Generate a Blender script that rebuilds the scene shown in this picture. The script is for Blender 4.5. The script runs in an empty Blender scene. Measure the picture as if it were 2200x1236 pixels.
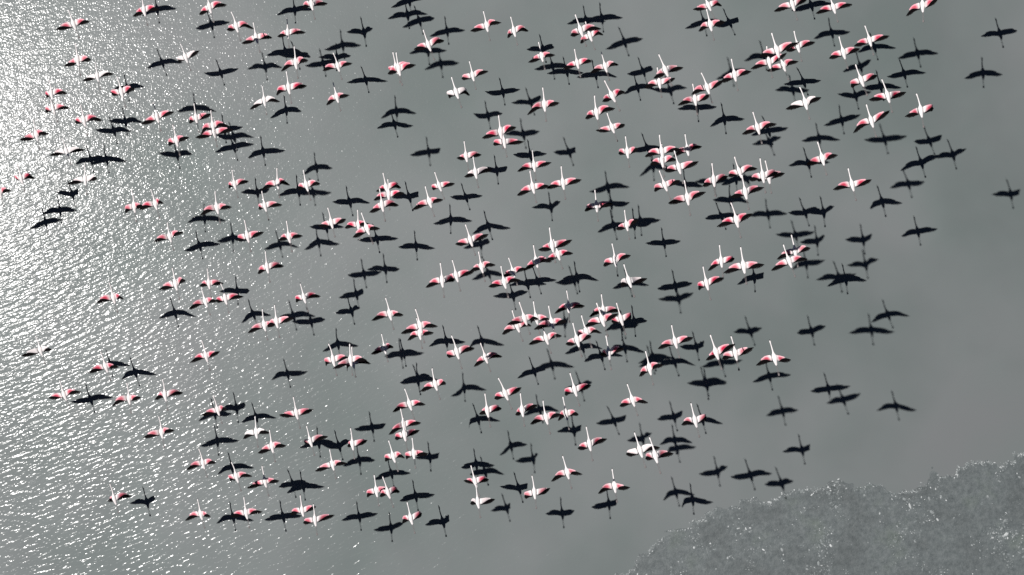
import bpy, math, random
from mathutils import Vector, Matrix, noise
from bpy_extras.object_utils import world_to_camera_view

scene = bpy.context.scene
col = scene.collection
rnd = random.Random(11)

# ------------------------------------------------------------------ camera
CAM_H = 62.5
cam_data = bpy.data.cameras.new('camera')
cam_data.sensor_fit = 'HORIZONTAL'
cam_data.sensor_width = 36.0
cam_data.lens = 49.09
cam_data.clip_start = 0.5
cam_data.clip_end = 5000.0
cam = bpy.data.objects.new('camera', cam_data)
col.objects.link(cam)
cam.matrix_world = Matrix(((0.994693, 0.006807, 0.102658, 0.0),
                           (0.0, 0.997809, -0.066165, 0.0),
                           (-0.102883, 0.065814, 0.992514, CAM_H),
                           (0, 0, 0, 1)))
scene.camera = cam
scene.render.resolution_x, scene.render.resolution_y = 1024, 575

# ------------------------------------------------------------------ sky, sun, exposure
SUN_DIR = Vector((0.474871, -0.148913, -0.867365))      # the way the light travels
world = bpy.data.worlds.new('World')
scene.world = world
world.use_nodes = True
wn = world.node_tree.nodes
sky = wn.new('ShaderNodeTexSky')
sky.sky_type = 'NISHITA'
sky.sun_disc = False
sky.sun_elevation = math.asin(-SUN_DIR.z)
sky.sun_rotation = math.atan2(-SUN_DIR.x, -SUN_DIR.y)
sky.altitude = 1500
sky.air_density = 0.22
sky.dust_density = 0.4
sky.ozone_density = 1.0
wn['Background'].inputs['Strength'].default_value = 0.05
world.node_tree.links.new(sky.outputs[0], wn['Background'].inputs['Color'])
sun_data = bpy.data.lights.new('sun', 'SUN')
sun_data.energy = 5.0
sun_data.angle = math.radians(0.5)
sun_data.color = (1.0, 0.97, 0.94)
sun = bpy.data.objects.new('sun', sun_data)
sun.rotation_euler = SUN_DIR.to_track_quat('-Z', 'Y').to_euler()
sun.location = (-40, 12, 80)
col.objects.link(sun)
scene.view_settings.view_transform = 'Standard'
scene.view_settings.look = 'None'
scene.view_settings.exposure = 0.0
scene.view_settings.gamma = 1.0
scene.cycles.use_denoising = False
scene.cycles.max_bounces = 6
scene.cycles.sample_clamp_direct = 0.0


# ------------------------------------------------------------------ helpers
def new_mat(name):
    m = bpy.data.materials.new(name)
    m.use_nodes = True
    nt = m.node_tree
    return m, nt, nt.nodes['Principled BSDF'], nt.links.new


def node(nt, kind, **kw):
    n = nt.nodes.new(kind)
    for k, v in kw.items():
        if k in n.inputs:
            n.inputs[k].default_value = v
        else:
            setattr(n, k, v)
    return n


def ramp(nt, stops):
    r = nt.nodes.new('ShaderNodeValToRGB')
    e = r.color_ramp.elements
    while len(e) < len(stops):
        e.new(0.5)
    for el, (p, c) in zip(e, stops):
        el.position = p
        el.color = (*c, 1) if len(c) == 3 else c
    return r


def mesh_obj(name, verts, faces, mat, parent=None, smooth=True):
    me = bpy.data.meshes.new(name)
    me.from_pydata(verts, [], faces)
    me.materials.append(mat)
    if smooth:
        me.polygons.foreach_set('use_smooth', [True] * len(me.polygons))
    me.update()
    o = bpy.data.objects.new(name, me)
    if parent is not None:
        o.parent = parent
    col.objects.link(o)
    return o


# ------------------------------------------------------------------ water
def water_material():
    m, nt, bsdf, link = new_mat('silty_water')
    geo = node(nt, 'ShaderNodeNewGeometry')
    # silt clouds: grey, a little greener or mauver from place to place
    n1 = node(nt, 'ShaderNodeTexNoise', Scale=0.11, Detail=5.0, Roughness=0.55)
    n2 = node(nt, 'ShaderNodeTexNoise', Scale=0.105, Detail=4.0, Roughness=0.5)
    link(geo.outputs['Position'], n1.inputs['Vector'])
    link(geo.outputs['Position'], n2.inputs['Vector'])
    tint = ramp(nt, [(0.30, (0.136, 0.167, 0.162)), (0.50, (0.146, 0.166, 0.166)), (0.70, (0.154, 0.165, 0.169))])
    link(n1.outputs['Fac'], tint.inputs['Fac'])
    dens = ramp(nt, [(0.36, (0.83, 0.835, 0.84)), (0.60, (1.05, 1.05, 1.05))])
    link(n2.outputs['Fac'], dens.inputs['Fac'])
    mul = node(nt, 'ShaderNodeMix', data_type='RGBA', blend_type='MULTIPLY')
    mul.inputs['Factor'].default_value = 1.0
    link(tint.outputs['Color'], mul.inputs['A'])
    link(dens.outputs['Color'], mul.inputs['B'])
    # falloff of light towards the lower right, painted into the water colour
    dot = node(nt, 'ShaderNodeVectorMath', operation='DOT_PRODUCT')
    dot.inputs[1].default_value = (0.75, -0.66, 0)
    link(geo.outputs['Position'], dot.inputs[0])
    shade_falloff = node(nt, 'ShaderNodeMapRange')
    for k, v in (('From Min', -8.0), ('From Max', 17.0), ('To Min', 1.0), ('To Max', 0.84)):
        shade_falloff.inputs[k].default_value = v
    link(dot.outputs['Value'], shade_falloff.inputs['Value'])
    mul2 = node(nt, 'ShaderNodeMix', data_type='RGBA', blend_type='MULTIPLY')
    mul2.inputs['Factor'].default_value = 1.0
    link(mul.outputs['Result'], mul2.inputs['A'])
    link(shade_falloff.outputs[0], mul2.inputs['B'])
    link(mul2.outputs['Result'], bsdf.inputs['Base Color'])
    bsdf.inputs['Roughness'].default_value = 0.58       # capillary ruffle too fine to see: a broad sheen towards the sun
    bsdf.inputs['IOR'].default_value = 1.33
    # wind ripples: short crests running a little up to the right
    mp = node(nt, 'ShaderNodeMapping')
    mp.inputs['Scale'].default_value = (0.8, 2.2, 1.0)
    turn = node(nt, 'ShaderNodeMapping')
    turn.inputs['Rotation'].default_value = (0, 0, math.radians(-22))
    link(geo.outputs['Position'], turn.inputs['Vector'])
    link(turn.outputs[0], mp.inputs['Vector'])
    r1 = node(nt, 'ShaderNodeTexNoise', Scale=2.9, Detail=1.5, Roughness=0.5)
    link(mp.outputs[0], r1.inputs['Vector'])
    r2 = node(nt, 'ShaderNodeTexNoise', Scale=10.5, Detail=1.0, Roughness=0.5)
    link(geo.outputs['Position'], r2.inputs['Vector'])
    # longer crests in the lee of the shoal (south), finer chop to the north
    sep = node(nt, 'ShaderNodeSeparateXYZ')
    link(geo.outputs['Position'], sep.inputs[0])
    wa = node(nt, 'ShaderNodeMapRange')
    for k, v in (('From Min', -2.0), ('From Max', 15.0), ('To Min', 1.0), ('To Max', 0.55)):
        wa.inputs[k].default_value = v
    wb = node(nt, 'ShaderNodeMapRange')
    for k, v in (('From Min', -2.0), ('From Max', 15.0), ('To Min', 0.15), ('To Max', 0.29)):
        wb.inputs[k].default_value = v
    hs = []
    for src, wgt in ((r1, wa), (r2, wb)):
        link(sep.outputs['Y'], wgt.inputs['Value'])
        q = node(nt, 'ShaderNodeMath', operation='MULTIPLY')
        link(src.outputs['Fac'], q.inputs[0])
        link(wgt.outputs[0], q.inputs[1])
        hs.append(q)
    add = node(nt, 'ShaderNodeMath', operation='ADD')
    link(hs[0].outputs[0], add.inputs[0])
    link(hs[1].outputs[0], add.inputs[1])
    b = node(nt, 'ShaderNodeBump', Strength=1.0, Distance=0.034)
    link(add.outputs[0], b.inputs['Height'])
    # the silt below scatters evenly; only the surface film follows the ripples
    link(b.outputs[0], bsdf.inputs['Coat Normal'])
    bsdf.inputs['Coat Weight'].default_value = 0.34
    bsdf.inputs['Coat IOR'].default_value = 1.33
    bsdf.inputs['Coat Roughness'].default_value = 0.14
    return m


W = 3000.0
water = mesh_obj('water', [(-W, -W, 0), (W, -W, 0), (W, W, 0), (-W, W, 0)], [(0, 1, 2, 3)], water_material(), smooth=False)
water['kind'] = 'structure'

# ------------------------------------------------------------------ mud shoal in the lower right
EDGE = [(-6.0, -14.0), (-3.6, -10.8), (-2.33, -9.09), (-1.71, -8.37), (-0.89, -7.65), (0.14, -6.72), (1.16, -6.24), (1.98, -5.79), (2.79, -5.41),
        (3.81, -5.2), (4.82, -4.91), (6.63, -4.59), (7.83, -4.28), (9.22, -4.43), (10.4, -4.86), (11.1, -4.5),
        (11.8, -3.89), (12.58, -4.04), (13.38, -3.52), (13.88, -3.22), (14.55, -3.51), (15.73, -3.11), (17.68, -2.86), (24.0, -2.2)]


def edge_y(x):
    for (x0, y0), (x1, y1) in zip(EDGE, EDGE[1:]):
        if x0 <= x <= x1:
            return y0 + (y1 - y0) * (x - x0) / (x1 - x0)
    return -99.0


def edge_dist(x, y):                        # signed, positive inside the shoal
    best = 1e9
    for (x0, y0), (x1, y1) in zip(EDGE, EDGE[1:]):
        dx, dy = x1 - x0, y1 - y0
        t = max(0.0, min(1.0, ((x - x0) * dx + (y - y0) * dy) / (dx * dx + dy * dy)))
        q = math.hypot(x - x0 - t * dx, y - y0 - t * dy)
        if q < best:
            best = q
    return best if y < edge_y(x) else -best


def shoal_height(x, y):
    d = edge_dist(x, y)
    d += -0.15 + 0.32 * noise.noise(Vector((x * 1.1, y * 1.1, 3.0))) + 0.28 * noise.noise(Vector((x * 2.9, y * 2.9, 9.0))) \
        + 0.16 * noise.noise(Vector((x * 7.3, y * 7.3, 4.0)))
    if d > 0.0:                              # low hollows in it
        d = min(d, 0.85 + 0.9 * (noise.noise(Vector((x * 0.55, y * 0.75, 12.0))) + 0.35 * noise.noise(Vector((x * 2.3, y * 2.3, 5.0)))))
    lift = max(-0.05, min(0.006, d * 0.05))
    if d > 0.0:
        lift += 0.004 * noise.fractal(Vector((x * 2.6, y * 2.6, 1.0)), 0.9, 2.1, 4)
    return lift


def mud_material():
    m, nt, bsdf, link = new_mat('wet_mud')
    geo = node(nt, 'ShaderNodeNewGeometry')
    n1 = node(nt, 'ShaderNodeTexNoise', Scale=3.6, Detail=7.0, Roughness=0.80)
    n2 = node(nt, 'ShaderNodeTexNoise', Scale=0.55, Detail=5.0, Roughness=0.6)
    for n in (n1, n2):
        link(geo.outputs['Position'], n.inputs['Vector'])
    c1 = ramp(nt, [(0.34, (0.058, 0.071, 0.074)), (0.50, (0.092, 0.108, 0.111)), (0.72, (0.142, 0.159, 0.161))])
    link(n1.outputs['Fac'], c1.inputs['Fac'])
    c2 = ramp(nt, [(0.36, (0.80, 0.80, 0.80)), (0.56, (1.02, 1.02, 1.02)), (0.72, (0.99, 1.03, 0.93))])
    link(n2.outputs['Fac'], c2.inputs['Fac'])
    mul = node(nt, 'ShaderNodeMix', data_type='RGBA', blend_type='MULTIPLY')
    mul.inputs['Factor'].default_value = 1.0
    link(c1.outputs['Color'], mul.inputs['A'])
    link(c2.outputs['Color'], mul.inputs['B'])
    link(mul.outputs['Result'], bsdf.inputs['Base Color'])
    bsdf.inputs['Roughness'].default_value = 0.6
    n3 = node(nt, 'ShaderNodeTexNoise', Scale=6.0, Detail=5.0, Roughness=0.7)
    link(geo.outputs['Position'], n3.inputs['Vector'])
    b = node(nt, 'ShaderNodeBump', Strength=0.6, Distance=0.03)
    link(n3.outputs['Fac'], b.inputs['Height'])
    link(b.outputs[0], bsdf.inputs['Normal'])
    return m


STEP = 0.09
X0, X1, Y0, Y1 = -5.6, 22.0, -13.5, -1.8
nx, ny = int((X1 - X0) / STEP), int((Y1 - Y0) / STEP)
sv, sid = [], {}
for j in range(ny + 1):
    for i in range(nx + 1):
        x, y = X0 + i * STEP, Y0 + j * STEP
        if y < edge_y(x) + 1.0:
            sid[i, j] = len(sv)
            sv.append((x, y, shoal_height(x, y)))
sf = []
for j in range(ny):
    for i in range(nx):
        q = [sid.get(k) for k in ((i, j), (i + 1, j), (i + 1, j + 1), (i, j + 1))]
        if None not in q and max(sv[k][2] for k in q) > -0.045:
            sf.append(q)
shoal = mesh_obj('mud_shoal', sv, sf, mud_material())
shoal['kind'] = 'structure'

# foam flecks: along the rim of the shoal and scattered over it
foam_mat, nt, bsdf, link = new_mat('foam')
geo = node(nt, 'ShaderNodeNewGeometry')
fr = ramp(nt, [(0.0, (0.13, 0.15, 0.152)), (0.75, (0.24, 0.26, 0.262)), (1.0, (0.52, 0.54, 0.54))])
link(geo.outputs['Random Per Island'], fr.inputs['Fac'])
link(fr.outputs['Color'], bsdf.inputs['Base Color'])
bsdf.inputs['Roughness'].default_value = 0.8
fv, ff = [], []


def fleck(x, y, z, r, ang):
    n = len(fv)
    k = rnd.randint(5, 6)
    st = rnd.uniform(1.0, 2.2)
    ca, sa = math.cos(ang), math.sin(ang)
    for i in range(k):
        a = 2 * math.pi * i / k
        q = r * rnd.uniform(0.6, 1.2)
        u, v = q * math.cos(a) * st, q * math.sin(a)
        fv.append((x + u * ca - v * sa, y + u * sa + v * ca, z - 0.006))
    fv.append((x, y, z + r * 0.55))
    for i in range(k):
        ff.append((n + i, n + (i + 1) % k, n + k))


for (x0, y0), (x1, y1) in zip(EDGE[1:-1], EDGE[2:]):
    ln = math.hypot(x1 - x0, y1 - y0)
    ang = math.atan2(y1 - y0, x1 - x0)
    for _ in range(int(ln * 95)):
        t = rnd.random()
        x, y = x0 + t * (x1 - x0), y0 + t * (y1 - y0)
        wgt = noise.noise(Vector((x * 0.9, y * 0.9, 5.0)))
        if wgt + 0.15 + (0.6 if x > 12.0 else 0.0) < rnd.uniform(-0.3, 0.6):
            continue
        lo = None                                       # walk across the rim to where the mud meets the water
        for s in range(26):
            k = -1.0 + 2.0 * s / 25
            if shoal_height(x + math.sin(ang) * k, y - math.cos(ang) * k) > 0.0:
                lo = k
                break
        if lo is None or lo < -0.7:
            continue
        k = lo + rnd.gauss(0.02, 0.035)
        px, py = x + math.sin(ang) * k, y - math.cos(ang) * k
        fleck(px, py, max(0.004, shoal_height(px, py)), rnd.uniform(0.012, 0.034), ang + rnd.gauss(0, 0.6))
for _ in range(42000):
    x, y = rnd.uniform(-4, 20), rnd.uniform(-12, -2.5)
    if edge_dist(x, y) < 0.1:
        continue
    c = noise.noise(Vector((x * 1.6, y * 1.6, 2.0))) + 0.6 * noise.noise(Vector((x * 0.5, y * 0.5, 7.0)))
    if c < rnd.uniform(0.0, 0.75):
        continue
    h = shoal_height(x, y)
    r = min(0.075, 0.009 + rnd.expovariate(80))
    fleck(x, y, max(0.004, h), r, rnd.uniform(0, 3.1))
foam = mesh_obj('foam', fv, ff, foam_mat, smooth=True)
foam['kind'] = 'stuff'
foam['label'] = 'pale foam flecks lining and dotting the mud shoal at lower right'
foam['category'] = 'foam'

# ------------------------------------------------------------------ flamingos
plumage, nt, bsdf, link = new_mat('plumage')
at = node(nt, 'ShaderNodeAttribute', attribute_name='plumage')
tc = node(nt, 'ShaderNodeTexCoord')
pn = node(nt, 'ShaderNodeTexNoise', Scale=28.0, Detail=3.0)
link(tc.outputs['Object'], pn.inputs['Vector'])
pr = ramp(nt, [(0.3, (0.86, 0.84, 0.84)), (0.7, (1.0, 1.0, 1.0))])
link(pn.outputs['Fac'], pr.inputs['Fac'])
mul = node(nt, 'ShaderNodeMix', data_type='RGBA', blend_type='MULTIPLY')
mul.inputs['Factor'].default_value = 1.0
link(at.outputs['Color'], mul.inputs['A'])
link(pr.outputs['Color'], mul.inputs['B'])
link(mul.outputs['Result'], bsdf.inputs['Base Color'])
bsdf.inputs['Roughness'].default_value = 0.75
bsdf.inputs['Specular IOR Level'].default_value = 0.2


def plain(name, c, rough, lo=0.8):
    m, nt, bsdf, link = new_mat(name)
    tc = node(nt, 'ShaderNodeTexCoord')
    n = node(nt, 'ShaderNodeTexNoise', Scale=40.0, Detail=2.0)
    link(tc.outputs['Object'], n.inputs['Vector'])
    r = ramp(nt, [(0.3, tuple(x * lo for x in c)), (0.7, c)])
    link(n.outputs['Fac'], r.inputs['Fac'])
    link(r.outputs['Color'], bsdf.inputs['Base Color'])
    bsdf.inputs['Roughness'].default_value = rough
    bsdf.inputs['Specular IOR Level'].default_value = 0.06
    return m


black_feather = plain('black_feather', (0.004, 0.003, 0.0035), 0.9)
leg_skin = plain('leg_skin', (0.22, 0.20, 0.20), 0.6)
bill_horn = plain('bill_horn', (0.05, 0.03, 0.03), 0.4)

# trunk, neck and head as rings along the back: y, z, half width, half height
RINGS = [(-0.290, -0.008, 0.018, 0.006), (-0.250, -0.006, 0.042, 0.014), (-0.180, 0.000, 0.056, 0.036),
         (-0.11, 0.000, 0.076, 0.058), (-0.055, 0.002, 0.090, 0.070), (0.0, 0.004, 0.097, 0.074), (0.055, 0.006, 0.097, 0.070), (0.105, 0.006, 0.084, 0.058),
         (0.150, 0.004, 0.060, 0.046), (0.190, 0.0, 0.040, 0.035), (0.235, -0.008, 0.029, 0.028), (0.32, -0.020, 0.024, 0.023),
         (0.42, -0.022, 0.0215, 0.021), (0.52, -0.012, 0.020, 0.020), (0.575, -0.006, 0.025, 0.027), (0.610, -0.004, 0.027, 0.030),
         (0.640, -0.010, 0.021, 0.024), (0.655, -0.014, 0.012, 0.016)]
WING_RINGS = (3, 7)
N = 12
# wing planform at full stretch: distance out, leading edge, hind edge of the coverts, half thickness
PLAN = [(0.15, 0.118, -0.110, 0.024), (0.21, 0.122, -0.084, 0.018), (0.28, 0.122, -0.050, 0.014), (0.35, 0.124, -0.018, 0.012),
        (0.41, 0.116, 0.006, 0.010), (0.47, 0.102, 0.022, 0.008), (0.52, 0.092, 0.034, 0.006), (0.56, 0.072, 0.036, 0.004)]
SPAN = 0.74


def wing_map(side, phi, psi, L, bend, wash, crook, hook):
    """flat wing point (out, chord, normal) -> body space"""
    k = L / SPAN
    steps = 24
    xs, zs = [0.0], [0.0]
    for i in range(steps + 4):
        t = (i + 0.5) / steps
        q = max(0.0, min(1.0, (t - 0.34) / 0.34))
        e = 0.0 if t < 0.08 else phi + bend * (q * q * (3 - 2 * q) - 0.45)
        xs.append(xs[-1] + math.cos(e) * L / steps)
        zs.append(zs[-1] + math.sin(e) * L / steps)

    def f(x, y, z):
        x = max(0.0, x * k)
        u = min(x / L * steps, steps + 3.5)
        i = int(u)
        w = u - i
        X, Z = xs[i] + w * (xs[i + 1] - xs[i]), zs[i] + w * (zs[i + 1] - zs[i])
        e = math.atan2(zs[i + 1] - zs[i], xs[i + 1] - xs[i])
        zz = z + wash * y * min(1.0, x / 0.2)          # wing twisted a little about its leading edge
        t = min(1.15, x / L)
        fwd = crook * math.sin(math.pi * min(1.0, t)) - math.sin(psi) * L * t ** hook
        return (side * (X * math.cos(psi) - zz * math.sin(e)), y + fwd, 0.012 + Z + zz * math.cos(e))
    return f


def lerp(a, b, t):
    return tuple(p + (q - p) * t for p, q in zip(a, b))


def wing_colour(x, v, pink, crim):
    """x out along the wing, v 0 at the hind edge .. 1 at the leading edge"""
    white = (0.90, 0.87, 0.86)
    pale = lerp(white, (0.84, 0.38, 0.45), pink)
    red = lerp(white, (0.62, 0.004, 0.060), min(1.0, pink * 1.3) * crim)
    t = max(0.0, min(1.0, (x - 0.15) / 0.12))
    c = lerp(white, pale, t)
    patch = math.exp(-((x - 0.33) / 0.12) ** 2) * math.exp(-((v - 0.28) / 0.34) ** 2)
    c = lerp(c, red, min(1.0, 1.6 * patch))
    if x > 0.5:
        c = lerp(c, lerp(pale, white, 0.35), min(1.0, (x - 0.5) / 0.12) * 0.7)
    return c


def make_flamingo(rec):
    x, y, z, head, fl, sl, ll, fr_, sr, lr, kind = rec
    pink = {'n': rnd.uniform(0.68, 1.0), 'w': rnd.uniform(0.02, 0.15), 'd': 0.9, 'o': 0.85}[kind]
    crim = rnd.uniform(0.82, 1.0)
    maps = {}
    for side, phi, psi, L in ((-1, fl, sl, ll), (1, fr_, sr, lr)):
        maps[side] = wing_map(side, math.radians(phi), math.radians(psi), L, rnd.uniform(-1.0, 0.8) if side < 0 else rnd.uniform(-1.35, 0.6), rnd.uniform(0.05, 0.3),
                              rnd.uniform(-0.015, 0.06), rnd.uniform(1.0, 2.2))
    droop = rnd.uniform(-0.04, 0.03)
    swing = rnd.gauss(0, 0.018)
    V, F, C = [], [], []
    wht = lerp((0.90, 0.88, 0.87), (0.88, 0.78, 0.77), pink * rnd.uniform(0.1, 0.5))
    for (ry, rz, rx, rh) in RINGS:
        nf = max(0.0, ry - 0.18)
        for k in range(N):
            a = math.radians(15 + 30 * k)
            V.append((rx * math.cos(a) + swing * nf * nf * 6, ry, rz + rh * math.sin(a) + droop * nf))
            C.append(wht)
    for i in range(len(RINGS) - 1):
        for k in range(N):
            if WING_RINGS[0] <= i < WING_RINGS[1] and k in (5, 11):
                continue
            a, b = i * N + k, i * N + (k + 1) % N
            F.append((a, b, b + N, a + N))
    F.append(tuple(reversed(range(N))))
    F.append(tuple(range((len(RINGS) - 1) * N, len(RINGS) * N)))
    rings = list(range(WING_RINGS[0], WING_RINGS[1] + 1))
    for side in (1, -1):
        tk, bk = (0, 11) if side > 0 else (5, 6)
        prev_t = [i * N + tk for i in rings]
        prev_b = [i * N + bk for i in rings]
        f = maps[side]
        for (px, le, te, th) in PLAN:
            ct, cb = [], []
            for j in range(5):
                v = j / 4
                yy = te + (le - te) * v
                tt = th * (0.25, 0.8, 1.0, 0.9, 0.35)[j]
                V.append(f(px, yy, tt))
                C.append(wing_colour(px, v, pink, crim))
                ct.append(len(V) - 1)
                V.append(f(px, yy, -tt * 0.6))
                C.append(lerp(wing_colour(px, v, pink, crim), (0.7, 0.2, 0.22), 0.3 * pink))
                cb.append(len(V) - 1)
            for j in range(4):
                q = (prev_t[j], ct[j], ct[j + 1], prev_t[j + 1])
                r = (prev_b[j + 1], cb[j + 1], cb[j], prev_b[j])
                F.append(q if side > 0 else q[::-1])
                F.append(r if side > 0 else r[::-1])
            q = (prev_t[4], ct[4], cb[4], prev_b[4])
            r = (prev_b[0], cb[0], ct[0], prev_t[0])
            F.append(q if side > 0 else q[::-1])
            F.append(r if side > 0 else r[::-1])
            prev_t, prev_b = ct, cb
        q = tuple(prev_t + prev_b[::-1])
        F.append(q if side > 0 else q[::-1])
    bird = mesh_obj('flamingo', V, F, plumage)
    at = bird.data.color_attributes.new('plumage', 'FLOAT_COLOR', 'POINT')
    at.data.foreach_set('color', [w for c in C for w in (*c, 1.0)])
    bird.location = (x, y, z)
    bird.scale = (rnd.uniform(0.98, 1.07),) * 3
    bird.rotation_euler = (rnd.gauss(0, 0.03), rnd.gauss(0, 0.03), math.radians(head))
    # black flight feathers, one fan a wing
    for side in (1, -1):
        f = maps[side]
        fvs, ffs = [], []
        M = 17
        for k in range(M):
            s = k / (M - 1)
            rx = 0.12 + 0.45 * s ** 0.95
            ry = -0.055 + 0.075 * math.sin(0.5 * math.pi * min(1.0, s * 1.4)) + 0.006 * s
            fan = 0.10 if s < 0.45 else 0.10 + 1.22 * ((s - 0.45) / 0.55) ** 1.4
            ln = (0.074 + 0.138 * s) if s < 0.55 else 0.154 + 0.055 * (s - 0.55) / 0.45
            ln = ln * rnd.uniform(0.95, 1.05) + 0.015
            w = 0.023
            dx, dy = math.sin(fan), -math.cos(fan)
            nxx, nyy = -dy, dx
            n0 = len(fvs)
            zo = -0.004 - 0.0008 * k
            for (t, ww) in ((0.0, 0.7), (0.55, 1.0), (0.90, 0.85), (1.0, 0.30)):
                for (sg, dz) in ((-1, 0.0), (0, 0.003), (1, 0.0)):
                    fvs.append(f(rx + dx * ln * t + nxx * sg * w * ww, ry + dy * ln * t + nyy * sg * w * ww, zo + dz))
                fvs.append(f(rx + dx * ln * t, ry + dy * ln * t, zo - 0.002))
            for t in range(3):
                a, b = n0 + 4 * t, n0 + 4 * t + 4
                for (i, j) in ((0, 1), (1, 2), (2, 3), (3, 0)):
                    q = (a + i, a + j, b + j, b + i)
                    ffs.append(q if side > 0 else q[::-1])
            for e in ((n0, n0 + 3, n0 + 2, n0 + 1), (n0 + 12, n0 + 13, n0 + 14, n0 + 15)):
                ffs.append(e if side > 0 else e[::-1])
        mesh_obj('flight_feathers', fvs, ffs, black_feather, bird, smooth=False)
    # trailing legs with webbed feet
    lz = rnd.uniform(-0.05, 0.0)
    for s in (-1, 1):
        lv, lf = [], []
        pts = [(-0.14, -0.030, 0.009), (-0.32, -0.020 + lz * 0.4, 0.0065), (-0.335, -0.020 + lz * 0.4, 0.009), (-0.355, -0.020 + lz * 0.45, 0.0065),
               (-0.56, -0.012 + lz, 0.006), (-0.585, -0.012 + lz, 0.014), (-0.65, -0.020 + lz, 0.024), (-0.67, -0.022 + lz, 0.008)]
        for i, (ly, lzz, lrr) in enumerate(pts):
            for k in range(6):
                a = math.pi / 3 * k
                flat = 0.35 if i >= 5 else 1.0
                lv.append((s * (0.024 - 0.012 * i / 7) + lrr * math.cos(a), ly, lzz + lrr * flat * math.sin(a)))
        for i in range(len(pts) - 1):
            for k in range(6):
                a, b = i * 6 + k, i * 6 + (k + 1) % 6
                lf.append((a, a + 6, b + 6, b))
        lf.append(tuple(range(6)))
        lf.append(tuple(reversed(range(len(lv) - 6, len(lv)))))
        mesh_obj('leg', lv, lf, leg_skin, bird)
    # bent bill
    bv, bf = [], []
    nf = 0.655 - 0.18
    bp = [(0.645, -0.014, 0.013), (0.670, -0.022, 0.012), (0.690, -0.038, 0.010), (0.697, -0.060, 0.006), (0.695, -0.070, 0.002)]
    for (by, bz, br) in bp:
        for k in range(6):
            a = math.pi / 3 * k
            bv.append((br * math.cos(a) + swing * nf * nf * 6, by, bz + droop * nf + br * math.sin(a)))
    for i in range(len(bp) - 1):
        for k in range(6):
            a, b = i * 6 + k, i * 6 + (k + 1) % 6
            bf.append((a, b, b + 6, a + 6))
    bf.append(tuple(reversed(range(6))))
    bf.append(tuple(range(len(bv) - 6, len(bv))))
    mesh_obj('bill', bv, bf, bill_horn, bird)
    bird['category'] = 'flamingo'
    bird['group'] = 'flamingos flying low over the water'
    return bird


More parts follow.
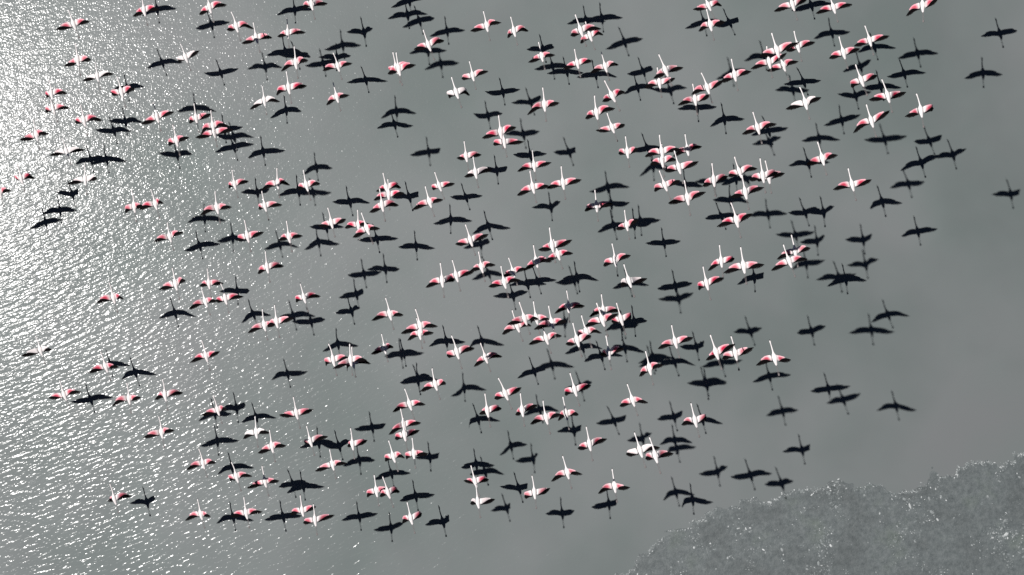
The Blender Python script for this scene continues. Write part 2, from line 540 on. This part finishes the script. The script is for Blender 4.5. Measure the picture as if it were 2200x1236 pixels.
# each record: position, heading, then elevation, sweep and length of the left and the right wing, and the plumage
FLOCK = [
    (-25.35, 15.6, 4.42, 22.2, 0, -6, 0.74, 24, 18, 0.8, 'n'),
    (-21.44, 15.61, 6.31, 12.0, -36, 0, 0.74, 12, 12, 0.68, 'n'),
    (-24.51, 13.67, 5.85, 8.3, -24, 6, 0.74, 30, 12, 0.8, 'n'),
    (-21.14, 14.61, 1.9, 20.0, -42, -6, 0.8, 18, 0, 0.74, 'w'),
    (-25.43, 13.93, 1.51, 11.9, -12, 0, 0.74, 6, 6, 0.74, 'w'),
    (-22.59, 12.26, 5.75, 16.0, -36, -18, 0.8, 30, 12, 0.74, 'n'),
    (-26.65, 12.71, 3.63, 11.0, -48, -6, 0.74, 6, 12, 0.74, 'n'),
    (-26.85, 12.18, 2.99, 18.0, -42, -12, 0.8, 6, 18, 0.74, 'n'),
    (-24.69, 11.28, 4.65, 14.0, -36, -12, 0.74, -6, 12, 0.74, 'n'),
    (-21.64, 11.49, 4.02, 16.4, -18, 0, 0.8, 18, 6, 0.8, 'n'),
    (-27.41, 10.91, 3.41, 14.5, -6, 0, 0.74, 42, 12, 0.86, 'n'),
    (-19.62, 9.87, 7.22, 12.9, -36, 0, 0.68, 36, 6, 0.8, 'n'),
    (-18.63, 15.69, 6.2, 14.6, -36, 0, 0.74, 0, 6, 0.74, 'n'),
    (-15.03, 16.56, 3.1, 11.6, -42, -6, 0.68, -36, 0, 0.68, 'n'),
    (-18.35, 15.59, 3.35, 16.4, -42, -12, 0.74, -6, 18, 0.8, 'd'),
    (-17.94, 15.5, 1.65, 13.6, -24, 0, 0.74, 24, 18, 0.8, 'd'),
    (-16.16, 15.37, 2.84, 3.8, -42, 0, 0.74, -12, 0, 0.74, 'n'),
    (-14.99, 13.32, 5.84, 7.1, -6, 18, 0.68, 42, 6, 0.74, 'n'),
    (-14.16, 14.09, 1.68, 16.5, -12, -6, 0.8, 36, 12, 0.86, 'n'),
    (-14.69, 11.79, 8.03, 9.3, -30, 6, 0.8, -12, 0, 0.8, 'n'),
    (-17.65, 12.69, 1.24, 8.8, -12, 18, 0.74, 12, 12, 0.74, 'w'),
    (-13.78, 12.32, 3.46, 15.4, -36, 6, 0.74, 42, 12, 0.8, 'n'),
    (-20.73, 11.89, 1.53, 10.9, -48, 0, 0.74, 18, 0, 0.74, 'n'),
    (-18.6, 10.75, 5.63, 11.2, -6, 18, 0.68, 12, 12, 0.74, 'n'),
    (-19.5, 11.02, 2.67, 10.8, 6, 6, 0.8, 18, 6, 0.86, 'n'),
    (-7.08, 15.02, 4.5, 11.7, -12, 0, 0.74, 36, 6, 0.8, 'n'),
    (-6.16, 15.39, 2.05, 12.9, -60, 0, 0.8, -18, 6, 0.68, 'n'),
    (-9.23, 13.74, 6.6, 20.3, -30, -12, 0.74, -18, 0, 0.74, 'n'),
    (-10.72, 13.02, 5.76, 13.7, -54, -6, 0.74, 0, 6, 0.68, 'n'),
    (-10.23, 12.49, 7.82, 11.8, -48, -6, 0.74, 12, 0, 0.68, 'n'),
    (-4.96, 14.3, 1.8, 12.7, -36, 0, 0.8, 30, 12, 0.74, 'n'),
    (-8.0, 13.45, 2.03, 12.2, -36, -6, 0.8, 18, 0, 0.74, 'n'),
    (-7.95, 11.57, 7.44, 18.7, -54, -6, 0.74, -36, 12, 0.68, 'w'),
    (-4.36, 10.93, 7.79, 5.0, 18, 24, 0.74, 42, 6, 0.74, 'n'),
    (-6.16, 9.94, 7.35, 7.8, 0, 6, 0.8, 42, 0, 0.8, 'n'),
    (-6.62, 10.49, 1.83, 9.5, -36, -6, 0.74, -18, 6, 0.8, 'n'),
    (2.36, 16.36, 1.82, 23.3, -6, -12, 0.68, -24, 12, 0.74, 'n'),
    (2.22, 14.15, 7.12, 12.5, -54, 0, 0.74, 36, 6, 0.68, 'n'),
    (-2.97, 14.17, 6.67, 18.4, -60, -6, 0.8, -6, 12, 0.74, 'n'),
    (-2.72, 14.6, 4.02, 18.8, -48, 0, 0.74, -12, 6, 0.68, 'n'),
    (-3.41, 14.05, 1.35, 12.4, -30, 0, 0.74, 42, 12, 0.86, 'n'),
    (-2.13, 13.61, 2.47, 15.4, 6, 6, 0.68, 48, 12, 0.74, 'n'),
    (0.42, 12.05, 8.49, 21.3, -54, 0, 0.74, -30, 6, 0.74, 'n'),
    (0.2, 12.73, 3.07, 7.8, -36, 0, 0.74, 30, 0, 0.74, 'n'),
    (3.14, 12.02, 7.49, 10.9, -36, 6, 0.68, 48, 6, 0.8, 'n'),
    (2.15, 12.0, 5.25, 17.0, -12, 0, 0.68, 36, 0, 0.74, 'n'),
    (1.73, 12.09, 2.47, 7.2, 18, 12, 0.74, 42, 0, 0.74, 'n'),
    (-1.6, 10.71, 10.3, 26.1, -60, -6, 0.74, 54, 12, 0.74, 'n'),
    (-2.25, 10.36, 8.84, 9.5, -54, 0, 0.8, 24, 0, 0.74, 'n'),
    (-1.84, 10.89, 2.72, 20.0, -6, -12, 0.68, 48, 12, 0.74, 'n'),
    (5.52, 15.03, 6.52, 16.8, -6, 0, 0.74, -18, -6, 0.68, 'n'),
    (7.43, 15.49, 4.16, 16.3, 0, 0, 0.74, 36, 12, 0.8, 'n'),
    (10.5, 14.71, 7.07, 1.5, -30, 18, 0.74, 60, 0, 0.8, 'n'),
    (8.95, 14.18, 3.71, 13.8, -18, 0, 0.68, 24, 6, 0.8, 'n'),
    (7.85, 13.66, 3.83, 14.8, -36, 0, 0.68, 48, 6, 0.74, 'n'),
    (4.57, 12.35, 10.07, 15.6, -42, -6, 0.74, 30, 0, 0.8, 'n'),
    (5.8, 13.56, 5.59, 13.7, -66, -6, 0.8, 0, 0, 0.68, 'n'),
    (4.55, 12.67, 6.74, 10.8, -6, 6, 0.74, 24, -12, 0.74, 'n'),
    (5.54, 13.6, 1.93, 19.4, -24, -6, 0.74, 30, 6, 0.74, 'n'),
    (8.07, 11.76, 7.21, 19.7, -60, 0, 0.8, -12, 0, 0.74, 'n'),
    (9.08, 11.12, 7.18, 15.0, -18, -6, 0.68, -24, 0, 0.8, 'n'),
    (5.6, 10.35, 10.0, 13.4, -12, 0, 0.74, 36, 0, 0.74, 'w'),
    (9.73, 9.9, 10.42, 8.0, -60, 0, 0.8, -24, -6, 0.74, 'n'),
    (8.71, 10.48, 5.36, 15.5, -30, 12, 0.8, 12, -12, 0.74, 'n'),
    (4.22, 10.41, 4.62, 15.1, -42, 0, 0.74, 30, 6, 0.74, 'n'),
    (-26.96, 10.52, 1.21, 18.3, 0, -6, 0.8, -6, 12, 0.8, 'w'),
    (-28.52, 9.12, 2.46, 16.7, -48, -12, 0.74, -36, 6, 0.68, 'n'),
    (-29.31, 8.44, 2.85, 12.6, -30, 6, 0.74, 30, 6, 0.68, 'n'),
    (-24.03, 8.5, 5.94, 6.0, -6, 6, 0.8, 36, 6, 0.86, 'w'),
    (-22.2, 7.44, 5.06, 6.7, -24, 12, 0.68, 36, 6, 0.68, 'n'),
    (-20.75, 7.34, 6.47, 16.7, 0, 0, 0.74, 54, 12, 0.8, 'n'),
    (-21.86, 6.49, 1.57, 16.2, 6, 0, 0.8, 36, 6, 0.86, 'n'),
    (-19.92, 4.01, 6.19, 14.5, -12, 0, 0.74, 48, 6, 0.86, 'n'),
    (-18.98, 8.88, 1.26, 13.0, -54, 0, 0.74, 0, 0, 0.68, 'n'),
    (-17.0, 8.91, 1.19, 7.7, -18, 6, 0.8, 36, 18, 0.74, 'd'),
    (-15.33, 8.6, 2.52, 15.3, -42, -6, 0.68, 30, 12, 0.74, 'n'),
    (-18.41, 7.28, 5.51, 11.8, 12, 12, 0.74, 36, 12, 0.8, 'n'),
    (-16.93, 7.59, 3.46, 14.8, -54, -6, 0.74, 6, 12, 0.74, 'n'),
    (-14.15, 6.91, 2.7, 13.4, -30, -6, 0.74, 30, 6, 0.8, 'n'),
    (-12.77, 6.7, 3.5, 5.3, -18, 0, 0.74, 48, 6, 0.86, 'n'),
    (-11.58, 6.11, 7.37, 20.8, -18, 6, 0.68, 42, 18, 0.68, 'n'),
    (-16.79, 5.95, 6.46, 12.0, -36, 0, 0.74, 18, 0, 0.74, 'n'),
    (-15.29, 6.01, 5.52, 10.3, -42, 0, 0.74, 18, 6, 0.68, 'n'),
    (-16.35, 4.78, 5.02, 11.1, -42, 6, 0.74, -36, 0, 0.74, 'n'),
    (-20.02, 4.36, 1.53, 8.1, -42, 0, 0.74, 0, 6, 0.74, 'n'),
    (-8.28, 9.86, 2.04, 8.5, -54, -6, 0.74, -18, 0, 0.74, 'n'),
    (-7.47, 8.67, 5.06, 9.7, -54, 0, 0.8, -30, -6, 0.74, 'w'),
    (-4.98, 8.86, 5.48, 7.0, 12, 12, 0.74, 24, 0, 0.8, 'n'),
    (-11.96, 8.6, 1.42, 15.2, -42, -6, 0.68, -30, 6, 0.8, 'n'),
    (-11.38, 7.95, 3.86, 2.4, -6, 12, 0.74, 30, 0, 0.8, 'n'),
    (-11.22, 7.22, 6.08, 9.4, -30, 12, 0.68, -30, 6, 0.68, 'n'),
    (-9.52, 8.6, 1.73, 19.9, -54, -6, 0.74, 12, 12, 0.68, 'n'),
    (-9.62, 7.63, 3.8, 17.8, 6, 6, 0.74, 48, 12, 0.86, 'n'),
    (-5.01, 7.93, 5.72, 12.3, -6, 12, 0.68, 30, 12, 0.74, 'n'),
    (-7.44, 5.65, 6.87, 17.5, -24, -6, 0.74, 0, 0, 0.74, 'n'),
    (-3.97, 5.19, 9.06, 10.4, -54, 0, 0.8, -12, -6, 0.74, 'n'),
    (-4.02, 5.2, 5.14, 16.7, -30, 6, 0.68, 42, 12, 0.74, 'n'),
    (-5.11, 5.11, 2.9, 11.5, -48, 12, 0.8, 42, 12, 0.74, 'd'),
    (-6.24, 4.76, 1.7, 17.0, -48, 0, 0.74, 36, 6, 0.74, 'n'),
    (-5.93, 3.85, 8.08, 14.1, 0, 0, 0.68, 24, 6, 0.68, 'n'),
    (-7.46, 4.87, 3.09, 12.7, -42, 0, 0.74, 36, 6, 0.74, 'n'),
    (-8.46, 4.45, 3.72, 13.9, -54, 0, 0.8, -6, 0, 0.68, 'n'),
    (-8.42, 3.95, 7.92, 5.2, -24, 12, 0.74, -54, 0, 0.68, 'n'),
    (-3.77, 8.09, 5.64, 7.7, -18, 6, 0.68, 24, 0, 0.74, 'n'),
    (-1.15, 9.51, 4.54, 6.6, -60, -6, 0.74, 60, 0, 0.74, 'n'),
    (0.26, 8.84, 8.59, 10.6, -30, 0, 0.74, 18, 6, 0.74, 'n'),
    (1.35, 9.65, 4.05, 9.2, 0, 12, 0.68, 30, 0, 0.68, 'n'),
    (0.29, 8.96, 5.53, 5.9, -48, 0, 0.68, 42, 6, 0.68, 'n'),
    (0.89, 8.06, 9.62, 14.3, -54, -6, 0.8, 18, 0, 0.74, 'n'),
    (0.39, 8.08, 4.6, 20.3, -42, 0, 0.74, 36, 6, 0.74, 'n'),
    (1.2, 6.85, 9.85, 8.7, 12, 6, 0.74, 36, -6, 0.8, 'n'),
    (2.23, 7.66, 8.86, 5.3, -60, 6, 0.74, -30, -12, 0.68, 'n'),
    (3.39, 8.41, 5.82, 18.8, -54, -6, 0.74, 0, 6, 0.74, 'n'),
    (3.3, 6.92, 10.73, 10.7, -48, 0, 0.74, -24, -6, 0.74, 'n'),
    (-2.52, 7.48, 2.86, 5.6, -42, 6, 0.74, 18, 0, 0.74, 'n'),
    (-1.23, 6.63, 2.91, 9.7, -60, 0, 0.8, 54, -6, 0.68, 'n'),
    (-1.68, 4.98, 4.63, 8.8, -42, 6, 0.74, 24, -6, 0.68, 'n'),
    (-1.02, 3.77, 9.4, 17.8, -66, 0, 0.8, -30, 6, 0.74, 'w'),
    (2.76, 5.05, 2.86, 5.9, -30, 24, 0.68, -24, -6, 0.74, 'n'),
    (3.17, 4.15, 11.33, 8.2, -36, 6, 0.8, 42, 6, 0.8, 'n'),
    (1.92, 3.69, 8.9, 12.5, -60, 6, 0.74, -6, -6, 0.68, 'n'),
    (3.06, 6.08, 9.04, 13.2, -36, 0, 0.8, 36, -6, 0.68, 'n'),
    (4.06, 7.75, 9.18, 8.7, -54, 0, 0.74, -30, -6, 0.74, 'n'),
    (4.61, 8.29, 5.07, 9.2, -48, 0, 0.68, -30, -6, 0.74, 'n'),
    (6.67, 8.88, 5.96, 13.4, 18, 6, 0.68, 54, 6, 0.74, 'n'),
    (7.71, 7.69, 6.81, 13.4, 6, 0, 0.74, 18, 0, 0.74, 'n'),
    (5.65, 5.26, 4.85, 10.3, -12, 12, 0.74, 54, 0, 0.8, 'n'),
    (4.99, 4.48, 9.32, 19.6, -12, 6, 0.74, 48, 12, 0.8, 'n'),
    (-23.83, 3.65, 3.12, 16.4, 6, 0, 0.74, 42, 18, 0.8, 'n'),
    (-27.02, 1.34, 3.36, 17.3, 18, 0, 0.8, 36, 12, 0.8, 'w'),
    (-24.79, 0.63, 1.48, 20.4, 12, 0, 0.74, 36, 18, 0.8, 'n'),
    (-26.79, -0.66, 1.29, 22.4, -12, -12, 0.8, 18, 12, 0.86, 'n'),
    (-22.55, -0.77, 4.35, 10.2, 6, 12, 0.8, 30, 6, 0.68, 'n'),
    (-21.18, -0.63, 3.72, 9.5, -36, 6, 0.68, -30, 0, 0.74, 'n'),
    (-19.83, 3.48, 2.58, 21.0, 24, 6, 0.74, 30, 18, 0.68, 'n'),
    (-18.26, 3.48, 4.67, 14.3, -42, -6, 0.8, -6, 6, 0.74, 'n'),
    (-15.33, 3.62, 2.75, 16.4, -42, 0, 0.74, -36, 6, 0.74, 'n'),
    (-16.7, 2.37, 4.13, 11.6, 6, 12, 0.74, 48, 6, 0.8, 'n'),
    (-15.36, 2.39, 7.02, 9.9, -42, 6, 0.68, 30, 0, 0.86, 'n'),
    (-19.17, 1.05, 4.38, 14.9, -12, 6, 0.74, 36, 0, 0.8, 'n'),
    (-13.48, 0.86, 4.98, 12.4, -48, 6, 0.8, 18, 6, 0.74, 'n'),
    (-12.34, 0.83, 6.77, 6.6, 18, 18, 0.8, 36, 6, 0.86, 'n'),
    (-12.87, 0.77, 3.9, 9.4, -48, 18, 0.8, 0, 12, 0.74, 'n'),
    (-19.36, -1.31, 2.08, 16.7, 6, 0, 0.74, 48, 6, 0.86, 'n'),
    (-15.2, -1.38, 4.33, 12.6, -12, -6, 0.74, 0, 0, 0.74, 'n'),
    (-10.95, 2.74, 5.69, 13.3, 18, 6, 0.74, 48, 12, 0.86, 'n'),
    (-9.23, 2.13, 8.32, 13.6, 0, 6, 0.74, 36, 12, 0.8, 'n'),
    (-10.38, 2.06, 1.69, 9.7, -30, 12, 0.68, 36, 6, 0.74, 'n'),
    (-12.05, 1.43, 1.17, 13.3, -18, 6, 0.74, 48, 6, 0.74, 'd'),
    (-7.8, 1.1, 8.08, 15.7, -36, 0, 0.68, -24, 0, 0.68, 'n'),
    (-7.26, 0.97, 3.27, 19.0, -36, 12, 0.74, -18, 12, 0.74, 'n'),
    (-5.06, 2.39, 8.83, 17.8, 18, 0, 0.68, 48, 12, 0.74, 'n'),
    (-4.83, 2.52, 6.24, 12.0, -60, 6, 0.68, 36, 18, 0.74, 'n'),
    (-5.78, 2.26, 4.51, 19.6, -12, 6, 0.74, 42, 12, 0.74, 'n'),
    (-4.12, 2.29, 7.23, 13.0, 18, 6, 0.74, 42, 6, 0.74, 'n'),
    (-4.61, 1.76, 3.92, 17.6, -6, 0, 0.74, 42, 6, 0.8, 'n'),
    (-8.88, -0.16, 6.68, 16.2, -12, 6, 0.68, 48, 6, 0.8, 'n'),
    (-10.35, -1.0, 4.28, 16.4, 30, 6, 0.8, 36, 12, 0.8, 'n'),
    (-10.16, -1.78, 6.66, 13.2, 18, 18, 0.74, 6, 6, 0.68, 'n'),
    (-5.96, -0.53, 7.4, 21.9, -42, 0, 0.74, -6, 0, 0.74, 'n'),
    (-6.87, -1.23, 5.81, 9.1, -60, 6, 0.74, -36, 0, 0.68, 'n'),
    (-5.2, -1.15, 8.32, 7.7, -66, 6, 0.74, -30, -12, 0.68, 'n'),
    (-4.2, -1.42, 9.24, 13.8, 18, 6, 0.68, 42, 0, 0.74, 'n'),
    (-3.67, 3.09, 3.91, 3.3, -30, 18, 0.68, 12, 0, 0.68, 'd'),
    (-2.26, 3.01, 2.33, 7.3, -30, 12, 0.68, -18, 6, 0.68, 'n'),
    (-2.06, 2.32, 8.95, 18.1, -24, 0, 0.74, 48, 0, 0.8, 'n'),
    (-1.42, 2.48, 5.81, 15.5, -54, 0, 0.74, -42, 0, 0.74, 'n'),
    (-2.79, 1.94, 6.52, 18.4, -54, 6, 0.68, 48, 18, 0.74, 'n'),
    (-3.0, 1.53, 9.37, 15.1, -54, 0, 0.74, 54, 0, 0.86, 'n'),
    (-1.87, 1.08, 7.44, 7.9, -66, 0, 0.74, 42, -6, 0.74, 'n'),
    (0.73, 1.5, 7.68, 14.1, 0, 6, 0.74, 36, 0, 0.8, 'n'),
    (2.17, 1.02, 10.85, 17.3, -66, 6, 0.8, 18, -6, 0.74, 'n'),
    (3.02, 1.03, 8.15, 11.2, -42, 6, 0.74, 42, -6, 0.8, 'n'),
    (-0.26, 0.45, 10.5, 11.8, -54, 12, 0.74, 42, 0, 0.68, 'n'),
    (-3.22, -0.37, 7.24, 15.8, -48, 6, 0.74, -30, 0, 0.74, 'n'),
    (-0.98, -0.8, 5.41, 17.6, -30, 6, 0.68, 48, 18, 0.74, 'n'),
    (-3.53, -1.29, 7.86, 10.4, -54, 18, 0.68, 42, 6, 0.68, 'n'),
    (1.44, -1.52, 8.9, 13.7, -54, 6, 0.8, -36, 0, 0.74, 'n'),
    (4.25, 0.8, 11.17, 13.7, -24, 6, 0.74, 54, 12, 0.8, 'n'),
    (-24.2, -5.29, 1.64, 16.2, -48, 0, 0.74, -36, 6, 0.74, 'n'),
    (-21.61, -2.27, 2.89, 9.0, 6, 6, 0.8, 42, 0, 0.86, 'n'),
    (-17.19, -2.23, 3.47, 7.1, -24, 12, 0.8, 36, 6, 0.8, 'w'),
    (-16.09, -2.76, 4.89, 10.8, -18, 12, 0.68, 24, 6, 0.68, 'n'),
    (-15.26, -2.68, 1.66, 16.6, -54, -6, 0.68, -24, 0, 0.74, 'n'),
    (-12.71, -2.66, 4.62, 6.7, -60, 6, 0.68, -24, -6, 0.74, 'n'),
    (-20.17, -3.69, 1.54, 14.6, 12, 6, 0.74, 36, 6, 0.86, 'n'),
    (-18.16, -4.17, 3.08, 17.2, -42, 6, 0.68, 18, 12, 0.74, 'n'),
    (-17.16, -4.43, 2.13, 13.1, 0, 6, 0.8, 36, 6, 0.8, 'n'),
    (-13.83, -3.59, 3.45, 13.7, -6, 6, 0.8, 36, 6, 0.8, 'n'),
    (-20.18, -5.92, 1.72, 14.9, -6, 6, 0.74, 48, 12, 0.8, 'n'),
    (-18.02, -5.82, 2.03, 12.5, -12, 0, 0.74, 18, 6, 0.74, 'n'),
    (-15.18, -5.58, 3.26, 10.9, -24, 6, 0.74, 24, -6, 0.74, 'n'),
    (-14.34, -5.86, 4.39, 7.3, -24, 6, 0.74, -24, -6, 0.8, 'n'),
    (-9.89, -2.13, 7.99, 9.7, -48, 6, 0.8, -48, -6, 0.74, 'n'),
    (-10.78, -3.11, 5.65, 16.6, -36, 6, 0.68, 42, 12, 0.74, 'n'),
    (-10.23, -3.07, 3.93, 6.8, -42, 12, 0.74, 30, 6, 0.74, 'n'),
    (-12.13, -4.78, 2.39, 9.8, -36, 12, 0.74, 36, 0, 0.8, 'n'),
    (-10.68, -4.45, 7.25, 18.7, -48, 6, 0.68, -54, 12, 0.68, 'n'),
    (-10.68, -5.98, 2.01, 14.7, -48, 6, 0.74, -48, -6, 0.74, 'n'),
    (-7.75, -4.3, 2.91, 16.4, -48, -12, 0.74, -24, 6, 0.68, 'n'),
    (-7.28, -4.94, 5.59, 8.1, -60, 6, 0.74, -18, 0, 0.68, 'w'),
    (-5.0, -4.57, 5.21, 6.2, -48, 12, 0.8, -30, -6, 0.74, 'n'),
    (-2.54, -2.4, 9.45, 10.0, -54, 6, 0.8, -30, -6, 0.74, 'n'),
    (-3.49, -3.58, 7.84, 14.9, 6, 12, 0.68, 48, 12, 0.74, 'n'),
    (-0.65, -2.67, 8.61, 17.1, -42, 0, 0.8, 24, 6, 0.74, 'w'),
    (-0.07, -2.79, 10.01, 15.5, -60, 0, 0.74, -30, 6, 0.68, 'n'),
    (-1.71, -4.23, 5.92, 8.0, 24, 12, 0.74, 48, 6, 0.8, 'n'),
    (-24.98, 17.93, 3.21, 11.9, 6, 6, 0.76, 21, 6, 0.76, 'o'),
    (-23.08, 17.37, 4.55, 16.1, -38, 6, 0.76, 17, 6, 0.76, 'o'),
    (-18.14, 17.65, 2.78, 9.5, -9, 6, 0.76, 15, 6, 0.76, 'o'),
    (-18.06, 16.63, 6.8, 9.6, -12, 6, 0.76, 32, 6, 0.76, 'o'),
    (-12.46, 17.84, 2.24, 14.5, -6, 6, 0.76, -3, 6, 0.76, 'o'),
    (-13.32, 17.43, 3.68, 11.0, -31, 6, 0.76, 14, 6, 0.76, 'o'),
    (-13.17, 17.27, 4.41, 16.5, -8, 6, 0.76, 11, 6, 0.76, 'o'),
    (-12.3, 16.88, 5.19, 9.7, -8, 6, 0.76, 7, 6, 0.76, 'o'),
    (-14.26, 16.32, 7.15, 7.3, -40, 6, 0.76, 5, 6, 0.76, 'o'),
    (-14.4, 15.94, 8.5, 10.3, 9, 6, 0.76, 12, 6, 0.76, 'o'),
    (-5.34, 17.04, 4.11, 9.9, -22, 6, 0.76, 40, 6, 0.76, 'o'),
    (-4.64, 17.11, 4.15, 10.2, -3, 6, 0.76, 19, 6, 0.76, 'o'),
    (-4.94, 16.4, 6.56, 17.4, -7, 6, 0.76, 4, 6, 0.76, 'o'),
    (-0.21, 16.85, 4.44, 14.6, -13, 6, 0.76, 29, 6, 0.76, 'o'),
    (-1.75, 15.39, 9.44, 12.8, 14, 6, 0.76, 10, 6, 0.76, 'o'),
    (5.39, 17.23, 2.91, 14.3, -24, 6, 0.76, 14, 6, 0.76, 'o'),
    (4.71, 16.45, 5.76, 13.1, -12, 6, 0.76, 28, 6, 0.76, 'o'),
    (0.47, 15.86, 8.03, 11.4, -27, 6, 0.76, 32, 6, 0.76, 'o'),
    (7.68, 15.67, 7.12, 12.2, -24, 6, 0.76, 32, 6, 0.76, 'o'),
    (12.14, 16.18, 5.47, 15.4, -54, 6, 0.76, 5, 6, 0.76, 'o'),
    (-30.16, 7.94, 3.14, 15.4, -2, 6, 0.76, 3, 6, 0.76, 'o')
]

bpy.context.view_layer.update()
flock = []
for rec in FLOCK:
    flock.append((make_flamingo(rec), rec))

ONES = 'zero one two three four five six seven eight nine ten eleven twelve thirteen fourteen fifteen sixteen seventeen eighteen nineteen'.split()
TENS = '0 0 twenty thirty forty fifty sixty seventy eighty ninety'.split()


def spell(n):
    n = max(0, min(100, int(round(n))))
    if n == 100:
        return 'hundred'
    if n < 20:
        return ONES[n]
    return TENS[n // 10] + ('-' + ONES[n % 10] if n % 10 else '')


# labels: plumage, wings, and the place in the picture
info = []
for bird, rec in flock:
    c = world_to_camera_view(scene, cam, Vector(rec[:3]))
    info.append((bird, rec, c.x * 100, (1 - c.y) * 100))
seen = {}
for bird, rec, u, v in info:
    colour = 'white black-edged flamingo' if rec[10] == 'w' else 'pink-winged flamingo'
    a = rec[6] * math.cos(math.radians(rec[4]))
    b = rec[9] * math.cos(math.radians(rec[7]))
    if a < 0.62 * b:
        pose = 'left wing tucked short'
    elif b < 0.62 * a:
        pose = 'right wing tucked short'
    elif a + b > 1.34:
        pose = 'wings spread wide'
    else:
        pose = 'wings half spread'
    if not (-1.5 < u < 101.5 and -2.5 < v < 102.5):
        side = 'above the top' if v < 0 else 'past the left'
        place = '%s edge, %s percent %s' % (side, spell(u if v < 0 else v), 'across' if v < 0 else 'down')
        lab = 'flamingo flying just out of view %s' % place
    else:
        lab = '%s, %s, %s percent across, %s percent down the photo' % (colour, pose, spell(u), spell(v))
    seen.setdefault(lab, []).append((bird, u, v))
for lab, members in seen.items():
    if len(members) == 1:
        members[0][0]['label'] = lab
        continue
    members.sort(key=lambda q: q[2])
    names = ('upper', 'lower') if len(members) == 2 else ('upper', 'middle', 'lower')
    for nm, q in zip(names, members):
        q[0]['label'] = nm + ' ' + lab
